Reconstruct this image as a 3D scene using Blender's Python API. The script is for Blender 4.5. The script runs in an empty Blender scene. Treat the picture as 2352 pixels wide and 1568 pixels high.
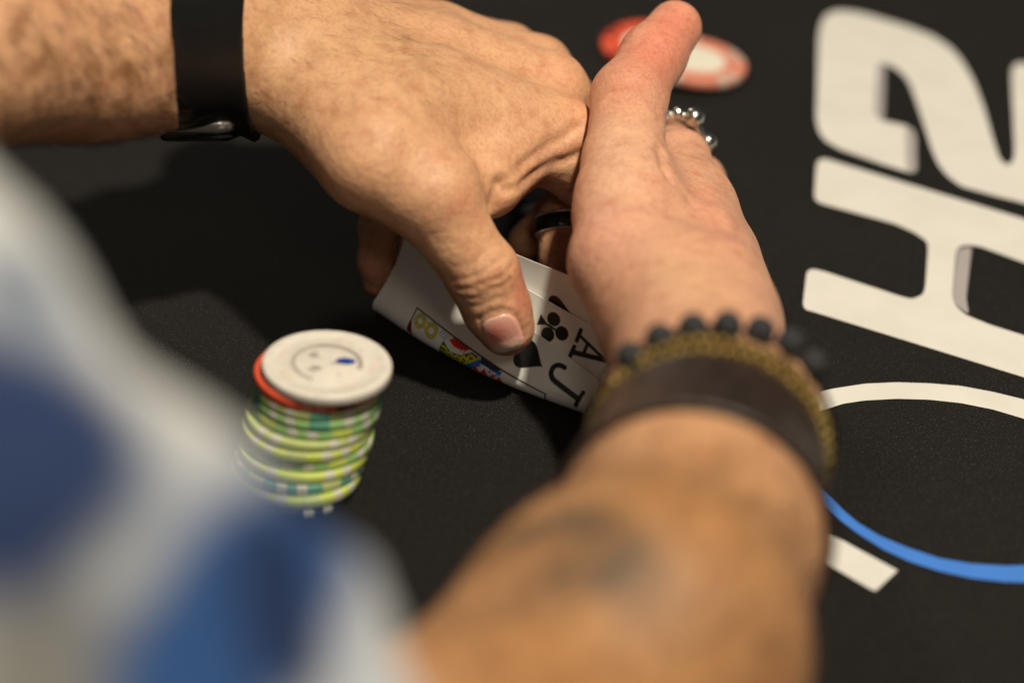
import bpy, bmesh, math, random
import numpy as np
from mathutils import Vector, Matrix

# ------------------------------------------------------------------ camera
MM = 0.001
PIT, ROL, DIST = math.radians(31.0), math.radians(3.4), 1254.0     # millimetres
FPX = 135 / 36 * 2352
F = np.array([0, math.cos(PIT), -math.sin(PIT)])
_r0 = np.array([1.0, 0, 0]); _u0 = np.array([0, math.sin(PIT), math.cos(PIT)])
R = _r0 * math.cos(ROL) + _u0 * math.sin(ROL)
U = _u0 * math.cos(ROL) - _r0 * math.sin(ROL)
CAM = -DIST * F
def J(x, y, h):
    """world point (mm) that the photograph shows at x, y when it stands h mm above the table"""
    d = F + R * (x - 1176) / FPX - U * (y - 784) / FPX
    return CAM + d * ((h - CAM[2]) / d[2])
def proj(P):
    q = np.asarray(P) - CAM; z = q @ F
    return 1176 + FPX * (q @ R) / z, 784 - FPX * (q @ U) / z

S = bpy.context.scene
COL = S.collection
cd = bpy.data.cameras.new('camera'); cam = bpy.data.objects.new('camera', cd); COL.objects.link(cam)
cam.matrix_world = Matrix(((R[0], U[0], -F[0], CAM[0] * MM), (R[1], U[1], -F[1], CAM[1] * MM), (R[2], U[2], -F[2], CAM[2] * MM), (0, 0, 0, 1)))
cd.lens = 135; cd.sensor_width = 36; cd.sensor_fit = 'HORIZONTAL'
cd.clip_start = 0.02; cd.clip_end = 50
cd.dof.use_dof = True; cd.dof.focus_distance = 1.228; cd.dof.aperture_fstop = 4.1; cd.dof.aperture_blades = 9
S.camera = cam

# ------------------------------------------------------------------ world and lamps
w = bpy.data.worlds.new('World'); S.world = w; w.use_nodes = True
w.node_tree.nodes['Background'].inputs[0].default_value = (0.80, 0.86, 1.0, 1)
w.node_tree.nodes['Background'].inputs[1].default_value = 0.044
def lamp(name, loc, aim, power, size, col):
    l = bpy.data.lights.new(name, 'AREA'); l.shape = 'DISK'; l.size = size; l.energy = power; l.color = col
    o = bpy.data.objects.new(name, l); COL.objects.link(o)
    o.location = loc
    o.rotation_euler = (Vector(aim) - Vector(loc)).to_track_quat('-Z', 'Y').to_euler()
    return o
lamp('key_lamp', (0.38, -0.62, 1.84), (0, 0, 0.05), 55, 0.13, (1.0, 0.90, 0.72))
lamp('far_lamp', (-0.75, 1.5, 1.15), (0, 0, 0.03), 5, 0.2, (1.0, 0.86, 0.66))
lamp('front_fill', (0.25, -1.6, 1.35), (0, 0, 0.03), 3.6, 0.30, (1.0, 0.88, 0.70))  # added soft fill to brighten the cards and hands, no such source seen
S.view_settings.view_transform = 'Standard'; S.view_settings.look = 'None'
S.view_settings.exposure = 0; S.view_settings.gamma = 1
S.render.engine = 'CYCLES'
S.cycles.use_denoising = True
S.cycles.sample_clamp_indirect = 4

# ------------------------------------------------------------------ helpers: objects
def tag(o, label=None, cat=None, group=None, kind=None):
    if label: o['label'] = label
    if cat: o['category'] = cat
    if group: o['group'] = group
    if kind: o['kind'] = kind
    return o
def link(name, me, parent=None, mat=None):
    o = bpy.data.objects.new(name, me); COL.objects.link(o)
    if parent: o.parent = parent
    if mat: me.materials.append(mat)
    return o
def empty(name, loc):
    o = bpy.data.objects.new(name, None); COL.objects.link(o); o.location = Vector(loc) * MM; o.empty_display_size = 0.01
    return o
def mesh_np(name, V, Fc, smooth=True):
    """V in mm, Fc an (n,3|4) array or list of lists"""
    me = bpy.data.meshes.new(name)
    V = np.asarray(V, dtype=np.float64) * MM
    if isinstance(Fc, np.ndarray) and len(Fc):
        n, k = Fc.shape
        me.vertices.add(len(V)); me.vertices.foreach_set('co', V.astype(np.float32).ravel())
        me.loops.add(n * k); me.loops.foreach_set('vertex_index', Fc.astype(np.int32).ravel())
        me.polygons.add(n); me.polygons.foreach_set('loop_start', np.arange(0, n * k, k, dtype=np.int32))
        me.update(calc_edges=True); me.validate()
    else:
        me.from_pydata([tuple(v) for v in V], [], [list(f) for f in Fc]); me.update()
    if smooth: me.polygons.foreach_set('use_smooth', np.ones(len(me.polygons), dtype=bool))
    return me
def color_attr(me, name, rgb):
    a = me.attributes.new(name, 'FLOAT_COLOR', 'POINT')
    c = np.ones((len(rgb), 4), dtype=np.float32); c[:, :3] = rgb
    a.data.foreach_set('color', c.ravel())
def unit(v): v = np.asarray(v, float); return v / np.linalg.norm(v)
def frame(a):
    a = unit(a); t = np.array([0, 0, 1.0]) if abs(a[2]) < .9 else np.array([1.0, 0, 0])
    b = unit(np.cross(t, a)); return a, b, np.cross(a, b)
def bm_mesh(name, bm, smooth=True):
    me = bpy.data.meshes.new(name); bm.to_mesh(me); bm.free()
    if smooth: me.polygons.foreach_set('use_smooth', np.ones(len(me.polygons), dtype=bool))
    return me
def lathe(profile, n=64):
    """profile [(r, z)...] in mm, closed at the axis"""
    V, Fc = [], []
    for r, z in profile:
        for k in range(n):
            a = 2 * math.pi * k / n; V.append((r * math.cos(a), r * math.sin(a), z))
    m = len(profile)
    for i in range(m - 1):
        for k in range(n):
            Fc.append((i * n + k, i * n + (k + 1) % n, (i + 1) * n + (k + 1) % n, (i + 1) * n + k))
    Fc.append(tuple(reversed(range(n)))); Fc.append(tuple((m - 1) * n + k for k in range(n)))
    return V, Fc
def sphere(r, c=(0, 0, 0), n=12, sq=(1, 1, 1)):
    V, Fc = [], []
    for i in range(n + 1):
        th = math.pi * i / n
        for k in range(2 * n):
            a = math.pi * k / n
            V.append((c[0] + r * sq[0] * math.sin(th) * math.cos(a), c[1] + r * sq[1] * math.sin(th) * math.sin(a), c[2] + r * sq[2] * math.cos(th)))
    for i in range(n):
        for k in range(2 * n):
            q = [i * 2 * n + k, (i + 1) * 2 * n + k, (i + 1) * 2 * n + (k + 1) % (2 * n), i * 2 * n + (k + 1) % (2 * n)]
            Fc.append(q)
    return V, Fc
def sphere_mesh(name, r, n=12, sq=(1, 1, 1)):
    bm = bmesh.new(); bmesh.ops.create_uvsphere(bm, u_segments=2 * n, v_segments=n, radius=r * MM)
    bmesh.ops.scale(bm, vec=sq, verts=bm.verts)
    return bm_mesh(name, bm)

# ------------------------------------------------------------------ helpers: materials
def mat(name, col=(.5, .5, .5), rough=.5, metal=0, spec=.5):
    m = bpy.data.materials.new(name); m.use_nodes = True
    b = m.node_tree.nodes['Principled BSDF']
    b.inputs['Base Color'].default_value = (*col, 1); b.inputs['Roughness'].default_value = rough
    b.inputs['Metallic'].default_value = metal; b.inputs['Specular IOR Level'].default_value = spec
    return m, m.node_tree, b
def node(nt, t, **kw):
    n = nt.nodes.new(t)
    for k, v in kw.items():
        if k.startswith('i_'): n.inputs[k[2:].replace('_', ' ')].default_value = v
        else: setattr(n, k, v)
    return n
def ramp(nt, fac, stops):
    r = nt.nodes.new('ShaderNodeValToRGB')
    while len(r.color_ramp.elements) < len(stops): r.color_ramp.elements.new(.5)
    for e, (p, c) in zip(r.color_ramp.elements, stops): e.position = p; e.color = (*c, 1) if len(c) == 3 else c
    nt.links.new(fac, r.inputs[0]); return r
def noise_mat(name, col, amount=.15, scale=400, rough=.5, metal=0, spec=.5, bump=0, bscale=900):
    m, nt, b = mat(name, col, rough, metal, spec)
    tc = node(nt, 'ShaderNodeTexCoord')
    n = node(nt, 'ShaderNodeTexNoise', i_Scale=scale, i_Detail=5.0)
    nt.links.new(tc.outputs['Object'], n.inputs['Vector'])
    lo = tuple(c * (1 - amount) for c in col); hi = tuple(min(1, c * (1 + amount)) for c in col)
    r = ramp(nt, n.outputs['Fac'], [(.3, lo), (.7, hi)])
    nt.links.new(r.outputs[0], b.inputs['Base Color'])
    if bump:
        n2 = node(nt, 'ShaderNodeTexNoise', i_Scale=bscale, i_Detail=4.0); nt.links.new(tc.outputs['Object'], n2.inputs['Vector'])
        bp = node(nt, 'ShaderNodeBump', i_Strength=bump, i_Distance=.0004)
        nt.links.new(n2.outputs['Fac'], bp.inputs['Height']); nt.links.new(bp.outputs[0], b.inputs['Normal'])
    return m

# ------------------------------------------------------------------ helpers: implicit surfaces
class Field:
    def __init__(s, lo, hi, h):
        s.h = h; s.o = np.array(lo, float); s.n = np.ceil((np.array(hi, float) - s.o) / h).astype(int) + 1
        s.F = np.full(s.n, 12.0, dtype=np.float32)
    def box(s, lo, hi):
        i0 = np.clip(np.floor((lo - s.o) / s.h).astype(int), 0, s.n - 1); i1 = np.clip(np.ceil((hi - s.o) / s.h).astype(int) + 1, 1, s.n)
        if np.any(i1 <= i0): return None
        sl = tuple(slice(a, b) for a, b in zip(i0, i1))
        ax = [(s.o[k] + s.h * np.arange(i0[k], i1[k])).astype(np.float32) for k in range(3)]
        return sl, ax
    def chain(s, pts, k=3.0, kin=3.0, sub=False):
        """pts: list of (p, r) or (p, r, flat_dir, flat) joined by round cones; flat < 1 squeezes along flat_dir"""
        P = [np.asarray(p[0], float) for p in pts]; rr = [p[1] for p in pts]; m = max(rr) + 6 + k
        got = s.box(np.min(P, 0) - m, np.max(P, 0) + m)
        if got is None: return
        sl, (X, Y, Z) = got
        X = X[:, None, None]; Y = Y[None, :, None]; Z = Z[None, None, :]
        D = None
        fl = pts[0][2:] if len(pts[0]) > 2 else None
        def dist(a, ra, b, rb):
            ab = b - a; L2 = max(ab @ ab, 1e-6)
            if fl:
                nd, q = unit(fl[0]), fl[1]
            px, py, pz = X - a[0], Y - a[1], Z - a[2]
            t = np.clip((px * ab[0] + py * ab[1] + pz * ab[2]) / L2, 0, 1)
            dx, dy, dz = px - t * ab[0], py - t * ab[1], pz - t * ab[2]
            d2 = dx * dx + dy * dy + dz * dz
            if fl:
                dn = dx * nd[0] + dy * nd[1] + dz * nd[2]
                d2 = d2 + dn * dn * (1 / (q * q) - 1)
            return np.sqrt(d2) - (ra + t * (rb - ra))
        segs = [(P[i], rr[i], P[i + 1], rr[i + 1]) for i in range(len(P) - 1)] or [(P[0], rr[0], P[0] + 1e-3, rr[0])]
        for sg in segs:
            d = dist(*sg).astype(np.float32)
            D = d if D is None else smin(D, d, kin)
        if sub: s.F[sl] = -smin(-s.F[sl], D, k)
        else: s.F[sl] = smin(s.F[sl], D, k)
    def sample(s, P):
        q = (np.asarray(P) - s.o) / s.h; q = np.clip(q, 0, s.n - 1.001); i = q.astype(int); t = q - i
        r = 0
        for a in (0, 1):
            for b in (0, 1):
                for c in (0, 1):
                    wgt = (t[..., 0] if a else 1 - t[..., 0]) * (t[..., 1] if b else 1 - t[..., 1]) * (t[..., 2] if c else 1 - t[..., 2])
                    r = r + wgt * s.F[i[..., 0] + a, i[..., 1] + b, i[..., 2] + c]
        return r
    def grad(s, P, e=.8):
        g = np.stack([s.sample(P + np.eye(3)[k] * e) - s.sample(P - np.eye(3)[k] * e) for k in range(3)], -1)
        return g / np.maximum(np.linalg.norm(g, axis=-1, keepdims=True), 1e-9)
def smin(a, b, k):
    if k <= 0: return np.minimum(a, b)
    h = np.maximum(k - np.abs(a - b), 0) / k
    return np.minimum(a, b) - h * h * (k * .25)
def surface(Fv, o, h):
    ins = Fv < 0
    c = [(a, b, d) for a in (0, 1) for b in (0, 1) for d in (0, 1)]
    n = np.array(Fv.shape) - 1
    cnt = np.zeros(n, dtype=np.int8)
    for a, b, d in c: cnt += ins[a:n[0] + a, b:n[1] + b, d:n[2] + d]
    act = np.argwhere((cnt > 0) & (cnt < 8))
    idx = np.full(n, -1, dtype=np.int32); idx[tuple(act.T)] = np.arange(len(act))
    pos = np.zeros((len(act), 3)); num = np.zeros(len(act))
    for i, p in enumerate(c):
        for k in range(3):
            if p[k] == 0:
                q = list(p); q[k] = 1
                va = Fv[act[:, 0] + p[0], act[:, 1] + p[1], act[:, 2] + p[2]]; vb = Fv[act[:, 0] + q[0], act[:, 1] + q[1], act[:, 2] + q[2]]
                m = (va < 0) != (vb < 0)
                t = np.where(m, va / np.where(m, va - vb, 1), 0)
                e = np.array(p, float)[None] + 0 * pos; e[:, k] += t
                pos += e * m[:, None]; num += m
    V = (act + pos / num[:, None]) * h + o
    quads = []
    for k in range(3):
        u, v = (k + 1) % 3, (k + 2) % 3
        sa = [slice(None)] * 3; sb = [slice(None)] * 3; sa[k] = slice(0, -1); sb[k] = slice(1, None)
        A, B = ins[tuple(sa)], ins[tuple(sb)]
        e = np.argwhere(A != B)
        e = e[(e[:, u] > 0) & (e[:, v] > 0) & (e[:, u] < n[u]) & (e[:, v] < n[v])]
        du = np.eye(3, dtype=int)[u]; dv = np.eye(3, dtype=int)[v]
        q = np.stack([idx[tuple((e - du - dv).T)], idx[tuple((e - dv).T)], idx[tuple(e.T)], idx[tuple((e - du).T)]], 1)
        flip = ~A[tuple(e.T)]
        q[flip] = q[flip][:, ::-1]
        quads.append(q)
    return V, np.concatenate(quads)
def smooth_verts(V, Q, it=2, f=.5):
    e = np.concatenate([Q[:, [0, 1]], Q[:, [1, 2]], Q[:, [2, 3]], Q[:, [3, 0]]])
    for _ in range(it):
        acc = np.zeros_like(V); num = np.zeros(len(V))
        for a, b in ((0, 1), (1, 0)):
            for k in range(3): acc[:, k] += np.bincount(e[:, a], V[e[:, b], k], len(V))
            num += np.bincount(e[:, a], minlength=len(V))
        V = V + f * (acc / np.maximum(num, 1)[:, None] - V)
    return V
def normals(V, Q):
    n = np.cross(V[Q[:, 2]] - V[Q[:, 0]], V[Q[:, 3]] - V[Q[:, 1]]); N = np.zeros_like(V)
    for c in range(4):
        for k in range(3): N[:, k] += np.bincount(Q[:, c], n[:, k], len(V))
    return N / np.maximum(np.linalg.norm(N, axis=1, keepdims=True), 1e-12)

def JD(x, y, z): return CAM + (F + R * (x - 1176) / FPX - U * (y - 784) / FPX) * z

# ------------------------------------------------------------------ materials
def fabric_material():
    m, nt, b = mat('black_twill', (.012, .011, .010), .72, 0, .18)
    tc = node(nt, 'ShaderNodeTexCoord')
    mp = node(nt, 'ShaderNodeMapping'); mp.inputs['Rotation'].default_value = (0, 0, math.radians(-38))
    nt.links.new(tc.outputs['Object'], mp.inputs['Vector'])
    wv = node(nt, 'ShaderNodeTexWave', i_Scale=330.0, i_Distortion=1.2, i_Detail=1.0); wv.inputs['Detail Scale'].default_value = 2
    nt.links.new(mp.outputs[0], wv.inputs['Vector'])
    nz = node(nt, 'ShaderNodeTexNoise', i_Scale=1700.0, i_Detail=2.0); nt.links.new(tc.outputs['Object'], nz.inputs['Vector'])
    big = node(nt, 'ShaderNodeTexNoise', i_Scale=9.0, i_Detail=4.0); nt.links.new(tc.outputs['Object'], big.inputs['Vector'])
    r1 = ramp(nt, wv.outputs['Fac'], [(.3, (.0014, .0013, .0011)), (.9, (.0125, .0113, .0098))])
    r2 = ramp(nt, nz.outputs['Fac'], [(.35, (.55, .55, .55)), (.58, (1, 1, 1)), (.70, (5.5, 5.3, 5.0))])
    r3 = ramp(nt, big.outputs['Fac'], [(.3, (.8, .8, .8)), (.7, (1.15, 1.12, 1.1))])
    mx = node(nt, 'ShaderNodeMix', data_type='RGBA', blend_type='MULTIPLY'); mx.inputs[0].default_value = 1
    nt.links.new(r1.outputs[0], mx.inputs[6]); nt.links.new(r2.outputs[0], mx.inputs[7])
    mx2 = node(nt, 'ShaderNodeMix', data_type='RGBA', blend_type='MULTIPLY'); mx2.inputs[0].default_value = 1
    nt.links.new(mx.outputs[2], mx2.inputs[6]); nt.links.new(r3.outputs[0], mx2.inputs[7])
    nt.links.new(mx2.outputs[2], b.inputs['Base Color'])
    bp = node(nt, 'ShaderNodeBump', i_Strength=.5, i_Distance=.0002)
    nt.links.new(wv.outputs['Fac'], bp.inputs['Height']); nt.links.new(bp.outputs[0], b.inputs['Normal'])
    b.inputs['Sheen Weight'].default_value = .08; b.inputs['Sheen Roughness'].default_value = .4
    return m
def print_material(name, col):
    m, nt, b = mat(name, col, .7, 0, .3)
    tc = node(nt, 'ShaderNodeTexCoord')
    mp = node(nt, 'ShaderNodeMapping'); mp.inputs['Rotation'].default_value = (0, 0, math.radians(-38))
    nt.links.new(tc.outputs['Object'], mp.inputs['Vector'])
    wv = node(nt, 'ShaderNodeTexWave', i_Scale=330.0, i_Distortion=1.2); nt.links.new(mp.outputs[0], wv.inputs['Vector'])
    r1 = ramp(nt, wv.outputs['Fac'], [(0, tuple(c * .80 for c in col)), (1, col)])
    nz = node(nt, 'ShaderNodeTexNoise', i_Scale=60.0, i_Detail=5.0); nt.links.new(tc.outputs['Object'], nz.inputs['Vector'])
    r2 = ramp(nt, nz.outputs['Fac'], [(.3, (.93, .93, .92)), (.65, (1, 1, 1))])
    mx = node(nt, 'ShaderNodeMix', data_type='RGBA', blend_type='MULTIPLY'); mx.inputs[0].default_value = 1
    nt.links.new(r1.outputs[0], mx.inputs[6]); nt.links.new(r2.outputs[0], mx.inputs[7]); nt.links.new(mx.outputs[2], b.inputs['Base Color'])
    return m
def skin_material():
    m, nt, b = mat('skin', (.5, .3, .2), .52, 0, .38)
    tc = node(nt, 'ShaderNodeTexCoord')
    at = node(nt, 'ShaderNodeAttribute', attribute_name='skin_colour')
    n1 = node(nt, 'ShaderNodeTexNoise', i_Scale=170.0, i_Detail=6.0, i_Roughness=.65); nt.links.new(tc.outputs['Object'], n1.inputs['Vector'])
    r1 = ramp(nt, n1.outputs['Fac'], [(.3, (.86, .72, .66)), (.5, (1, 1, 1)), (.72, (1.10, 1.12, 1.02))])
    n2 = node(nt, 'ShaderNodeTexNoise', i_Scale=900.0, i_Detail=3.0); nt.links.new(tc.outputs['Object'], n2.inputs['Vector'])
    r2 = ramp(nt, n2.outputs['Fac'], [(.32, (.86, .83, .80)), (.55, (1, 1, 1))])
    mx = node(nt, 'ShaderNodeMix', data_type='RGBA', blend_type='MULTIPLY'); mx.inputs[0].default_value = 1
    nt.links.new(at.outputs['Color'], mx.inputs[6]); nt.links.new(r1.outputs[0], mx.inputs[7])
    mx2 = node(nt, 'ShaderNodeMix', data_type='RGBA', blend_type='MULTIPLY'); mx2.inputs[0].default_value = 1
    nt.links.new(mx.outputs[2], mx2.inputs[6]); nt.links.new(r2.outputs[0], mx2.inputs[7])
    nt.links.new(mx2.outputs[2], b.inputs['Base Color'])
    vo = node(nt, 'ShaderNodeTexVoronoi', i_Scale=1500.0); vo.feature = 'DISTANCE_TO_EDGE'; nt.links.new(tc.outputs['Object'], vo.inputs['Vector'])
    n3 = node(nt, 'ShaderNodeTexNoise', i_Scale=380.0, i_Detail=5.0); nt.links.new(tc.outputs['Object'], n3.inputs['Vector'])
    b1 = node(nt, 'ShaderNodeBump', i_Strength=.45, i_Distance=.00025); nt.links.new(vo.outputs['Distance'], b1.inputs['Height'])
    b2 = node(nt, 'ShaderNodeBump', i_Strength=.55, i_Distance=.0008); nt.links.new(n3.outputs['Fac'], b2.inputs['Height'])
    nt.links.new(b1.outputs[0], b2.inputs['Normal']); nt.links.new(b2.outputs[0], b.inputs['Normal'])
    b.inputs['Subsurface Weight'].default_value = .15; b.inputs['Subsurface Radius'].default_value = (1, .38, .2); b.inputs['Subsurface Scale'].default_value = .0035
    return m
def attr_material(name, attr, rough=.4, spec=.5, bump=0, bscale=1500):
    m, nt, b = mat(name, (1, 1, 1), rough, 0, spec)
    at = node(nt, 'ShaderNodeAttribute', attribute_name=attr); nt.links.new(at.outputs['Color'], b.inputs['Base Color'])
    if bump:
        tc = node(nt, 'ShaderNodeTexCoord'); n2 = node(nt, 'ShaderNodeTexNoise', i_Scale=bscale, i_Detail=3.0); nt.links.new(tc.outputs['Object'], n2.inputs['Vector'])
        bp = node(nt, 'ShaderNodeBump', i_Strength=bump, i_Distance=.0003); nt.links.new(n2.outputs['Fac'], bp.inputs['Height']); nt.links.new(bp.outputs[0], b.inputs['Normal'])
    return m
M_CLOTH = fabric_material()
M_WHITEPRINT = print_material('cream_print', (.66, .64, .60))
M_GREYPRINT = print_material('grey_print', (.36, .33, .33))
M_BLUEPRINT = print_material('blue_print', (.05, .19, .62))
M_SKIN = skin_material()
M_SILVER = noise_mat('aged_silver', (.62, .60, .55), .3, 900, .22, 1.0, .5, .25, 1200)
M_STEEL = mat('brushed_steel', (.85, .83, .79), .36, 1.0)[0]
M_BLACKMETAL = mat('black_ceramic', (.012, .018, .016), .12, 0, .6)[0]
M_STRAP = noise_mat('black_rubber', (.004, .004, .0042), .2, 300, .5, 0, .3)
M_GLASS = mat('dark_crystal', (.006, .006, .007), .06, 0, .7)[0]
M_LAVA = noise_mat('lava_stone', (.022, .022, .024), .4, 900, .75, 0, .3, .9, 1500)
M_GOLD = noise_mat('brass_beads', (.17, .115, .028), .5, 700, .42, .55, .5)
M_LEATHER = noise_mat('dark_leather', (.020, .012, .009), .45, 220, .42, 0, .5, .7, 700)

# ------------------------------------------------------------------ table top and its printed letters
def slab(name, x0, x1, y0, y1, z0, z1):
    V = [(x, y, z) for z in (z0, z1) for x, y in ((x0, y0), (x1, y0), (x1, y1), (x0, y1))]
    return mesh_np(name, V, [(3, 2, 1, 0), (4, 5, 6, 7), (0, 1, 5, 4), (1, 2, 6, 5), (2, 3, 7, 6), (3, 0, 4, 7)], False)
table = tag(link('tabletop', slab('tabletop', -900, 1100, -420, 1500, -30, 0), None, M_CLOTH), 'black twill cloth covering the poker table', None, None, 'structure')
def smooth_poly(pts, it=2):
    """rounds a closed outline a little (corner cutting)"""
    P = [np.array(p, float) for p in pts]
    for _ in range(it):
        Q = []
        for a, b in zip(P, P[1:] + P[:1]):
            L = np.linalg.norm(b - a); t = min(.25, 5 / max(L, 1e-6)); Q += [a + (b - a) * t, b - (b - a) * t]
        P = Q
    return P
def flat_print(name, pts, h, m, it=2, label=None):
    V = [J(x, y, h) for x, y in (smooth_poly(pts, it) if it else pts)]
    a = sum(V[i][0] * V[(i + 1) % len(V)][1] - V[(i + 1) % len(V)][0] * V[i][1] for i in range(len(V)))
    if a < 0: V.reverse()
    bm = bmesh.new(); f = bm.faces.new([bm.verts.new(Vector(v) * MM) for v in V]); bm.normal_update(); bmesh.ops.triangulate(bm, faces=[f], ngon_method='EAR_CLIP')
    o = link(name, bm_mesh(name, bm, False), table, m)
    if label: o['label'] = label
    return o
c1 = lambda p: [(1776.2 + x * .5077, y * .5077) for x, y in p]
c2 = lambda p: [((2800 + x / 1.2442) / 1.6327, (1300 + y / 1.2442) / 1.6327) for x, y in p]
flat_print('printed_letter', c1([(205, 160), (218, 100), (245, 62), (300, 48), (400, 60), (600, 118), (720, 163), (800, 215), (850, 270), (905, 365), (950, 480), (1000, 650), (1025, 722), (1058, 750), (1085, 730), (1092, 690), (1078, 340), (1085, 300), (1110, 285), (1134, 288), (1600, 400), (1600, 1040),
    (1134, 918), (1000, 885), (850, 843), (790, 798), (750, 750), (720, 685), (690, 590), (640, 440), (615, 375), (590, 338), (540, 300), (490, 285), (472, 300), (462, 400), (455, 515), (490, 546), (600, 568), (635, 592), (645, 622), (650, 772), (625, 783), (500, 745), (300, 675), (235, 637), (205, 595), (193, 540)]), .15, M_WHITEPRINT)
flat_print('letter_bevel', c1([(470, 283), (505, 300), (500, 545), (455, 518)]), .25, M_GREYPRINT)  # grey bevel printed as part of the letter
flat_print('letter_bevel', c1([(598, 568), (640, 590), (652, 775), (603, 776)]), .25, M_GREYPRINT)
flat_print('printed_letter', [(1875, 380), (1880, 368), (1893, 364), (2352, 503), (2600, 578), (2600, 680), (2352, 603), (2252, 566), (2222, 562), (2203, 566), (2196, 580), (2187, 680), (2196, 704), (2220, 724), (2275, 746), (2352, 770), (2600, 850), (2600, 943), (2352, 866), (1866, 715), (1850, 711), (1844, 700),
    (1853, 623), (1866, 617), (1892, 623), (2034, 669), (2067, 680), (2095, 687), (2121, 676), (2126, 654), (2132, 566), (2128, 553), (2100, 534), (2056, 514), (1881, 466), (1870, 455)], .15, M_WHITEPRINT)
flat_print('letter_bevel', [(2200, 572), (2232, 566), (2219, 685), (2226, 722), (2197, 702), (2188, 680)], .25, M_GREYPRINT)
flat_print('printed_letter', c2([(-60, 420), (60, 320), (180, 262), (300, 220), (400, 195), (550, 172), (700, 165), (850, 170), (1000, 182), (1150, 210), (1294, 245), (1600, 345), (1600, 450), (1294, 335), (1150, 292), (1000, 262), (850, 246), (700, 242), (550, 250), (450, 265), (350, 298), (230, 345), (120, 410), (0, 500)]), .15, M_WHITEPRINT, 1)
flat_print('printed_arc', c2([(240, 520), (310, 610), (400, 705), (450, 760), (520, 820), (620, 880), (750, 935), (900, 985), (1050, 1010), (1200, 1020), (1294, 1018), (1600, 985), (1600, 1065), (1294, 1098), (1200, 1095), (1050, 1078), (900, 1045), (760, 1000), (640, 945), (520, 870), (440, 810), (375, 745), (280, 640), (200, 545)]), .15, M_BLUEPRINT, 1, 'blue printed arc')
flat_print('printed_bar', c2([(180, 735), (330, 838), (705, 1042), (602, 1137), (580, 1130), (320, 978), (160, 860)]), .15, M_WHITEPRINT, 0)

# ------------------------------------------------------------------ poker chips
CH_R, CH_H = 19.7, 3.35
def chip_profile(r=CH_R, h=CH_H):
    return [(.01, .0), (r - .8, 0), (r - .25, .15), (r, .55), (r, h - .55), (r - .25, h - .15), (r - .8, h), (r - 3.0, h), (r - 3.3, h - .18), (r - 7.2, h - .18), (r - 7.5, h - .05), (.01, h - .05)]
V, Fc = lathe(chip_profile(), 72)
CHIP_ME = {}
def chip_mesh(key, m):
    if key not in CHIP_ME:
        CHIP_ME[key] = mesh_np('poker_chip', V, Fc); CHIP_ME[key].materials.append(m)
    return CHIP_ME[key]
def spot_mesh(name, m, half, h=CH_H, r=CH_R):
    """edge spot: a thin wedge that wraps from the face over the rim"""
    prof = [(r - 4.5, h + .04), (r - .75, h + .05), (r - .2, h - .1), (r + .06, h - .55), (r + .06, .55), (r - .2, .1), (r - .8, -.0)]
    n = 7; VV, FF = [], []
    for k in range(n):
        a = math.radians(-half + 2 * half * k / (n - 1))
        for q, z in prof: VV.append((q * math.cos(a), q * math.sin(a), z))
    p = len(prof)
    for k in range(n - 1):
        for i in range(p - 1): FF.append((k * p + i, k * p + i + 1, (k + 1) * p + i + 1, (k + 1) * p + i))
    me = mesh_np(name, VV, FF); me.materials.append(m); return me
def ring_mesh(name, m, r0, r1, z, a0=0, a1=360, n=48, sx=1, cx=0, cy=0):
    VV, FF = [], []
    for k in range(n + 1):
        a = math.radians(a0 + (a1 - a0) * k / n)
        for q in (r0, r1): VV.append((cx + sx * q * math.cos(a), cy + q * math.sin(a), z))
    for k in range(n): FF.append((2 * k, 2 * k + 1, 2 * k + 3, 2 * k + 2))
    me = mesh_np(name, VV, FF, False); me.materials.append(m); return me
CM = {k: noise_mat('chip_' + k, c, .07, 300, .42, 0, .4, .1, 900) for k, c in dict(white=(.58, .54, .485), red=(.62, .085, .04), lime=(.46, .54, .10), green=(.26, .46, .16), olive=(.40, .46, .17), teal=(.09, .28, .19), black=(.035, .036, .04), spot=(.50, .49, .41), wine=(.14, .012, .014), pink=(.62, .22, .15), grey=(.30, .26, .24), taupe=(.36, .31, .27), sand=(.58, .50, .43), navy=(.01, .04, .22), cream=(.70, .66, .56)).items()}
SPOT = {(k, hw): spot_mesh('edge_spot', CM[k], hw) for k in ('spot', 'wine', 'teal', 'lime', 'olive', 'pink') for hw in (4.5, 9.0)}
INLAY = {k: ring_mesh('inlay', CM[k], 0.0, CH_R - 8, CH_H - .02) for k in ('cream', 'white')}
def chip(body, loc, rot, label, spots, group=None, tilt=(0, 0)):
    o = link('poker_chip', chip_mesh(body, CM[body])); o.location = Vector(loc) * MM; o.rotation_euler = (tilt[0], tilt[1], math.radians(rot))
    tag(o, label, 'poker chip', group)
    for col, hw, ang in spots:
        s = link('edge_spot', SPOT[(col, hw)], o); s.rotation_euler = (0, 0, math.radians(ang))
    return o
pair6 = lambda c: [(c, 4.5, 72 * k + d) for k in range(5) for d in (-9, 9)]
wide6 = lambda c, off=36: [(c, 9.0, 72 * k + off) for k in range(5)]
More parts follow.
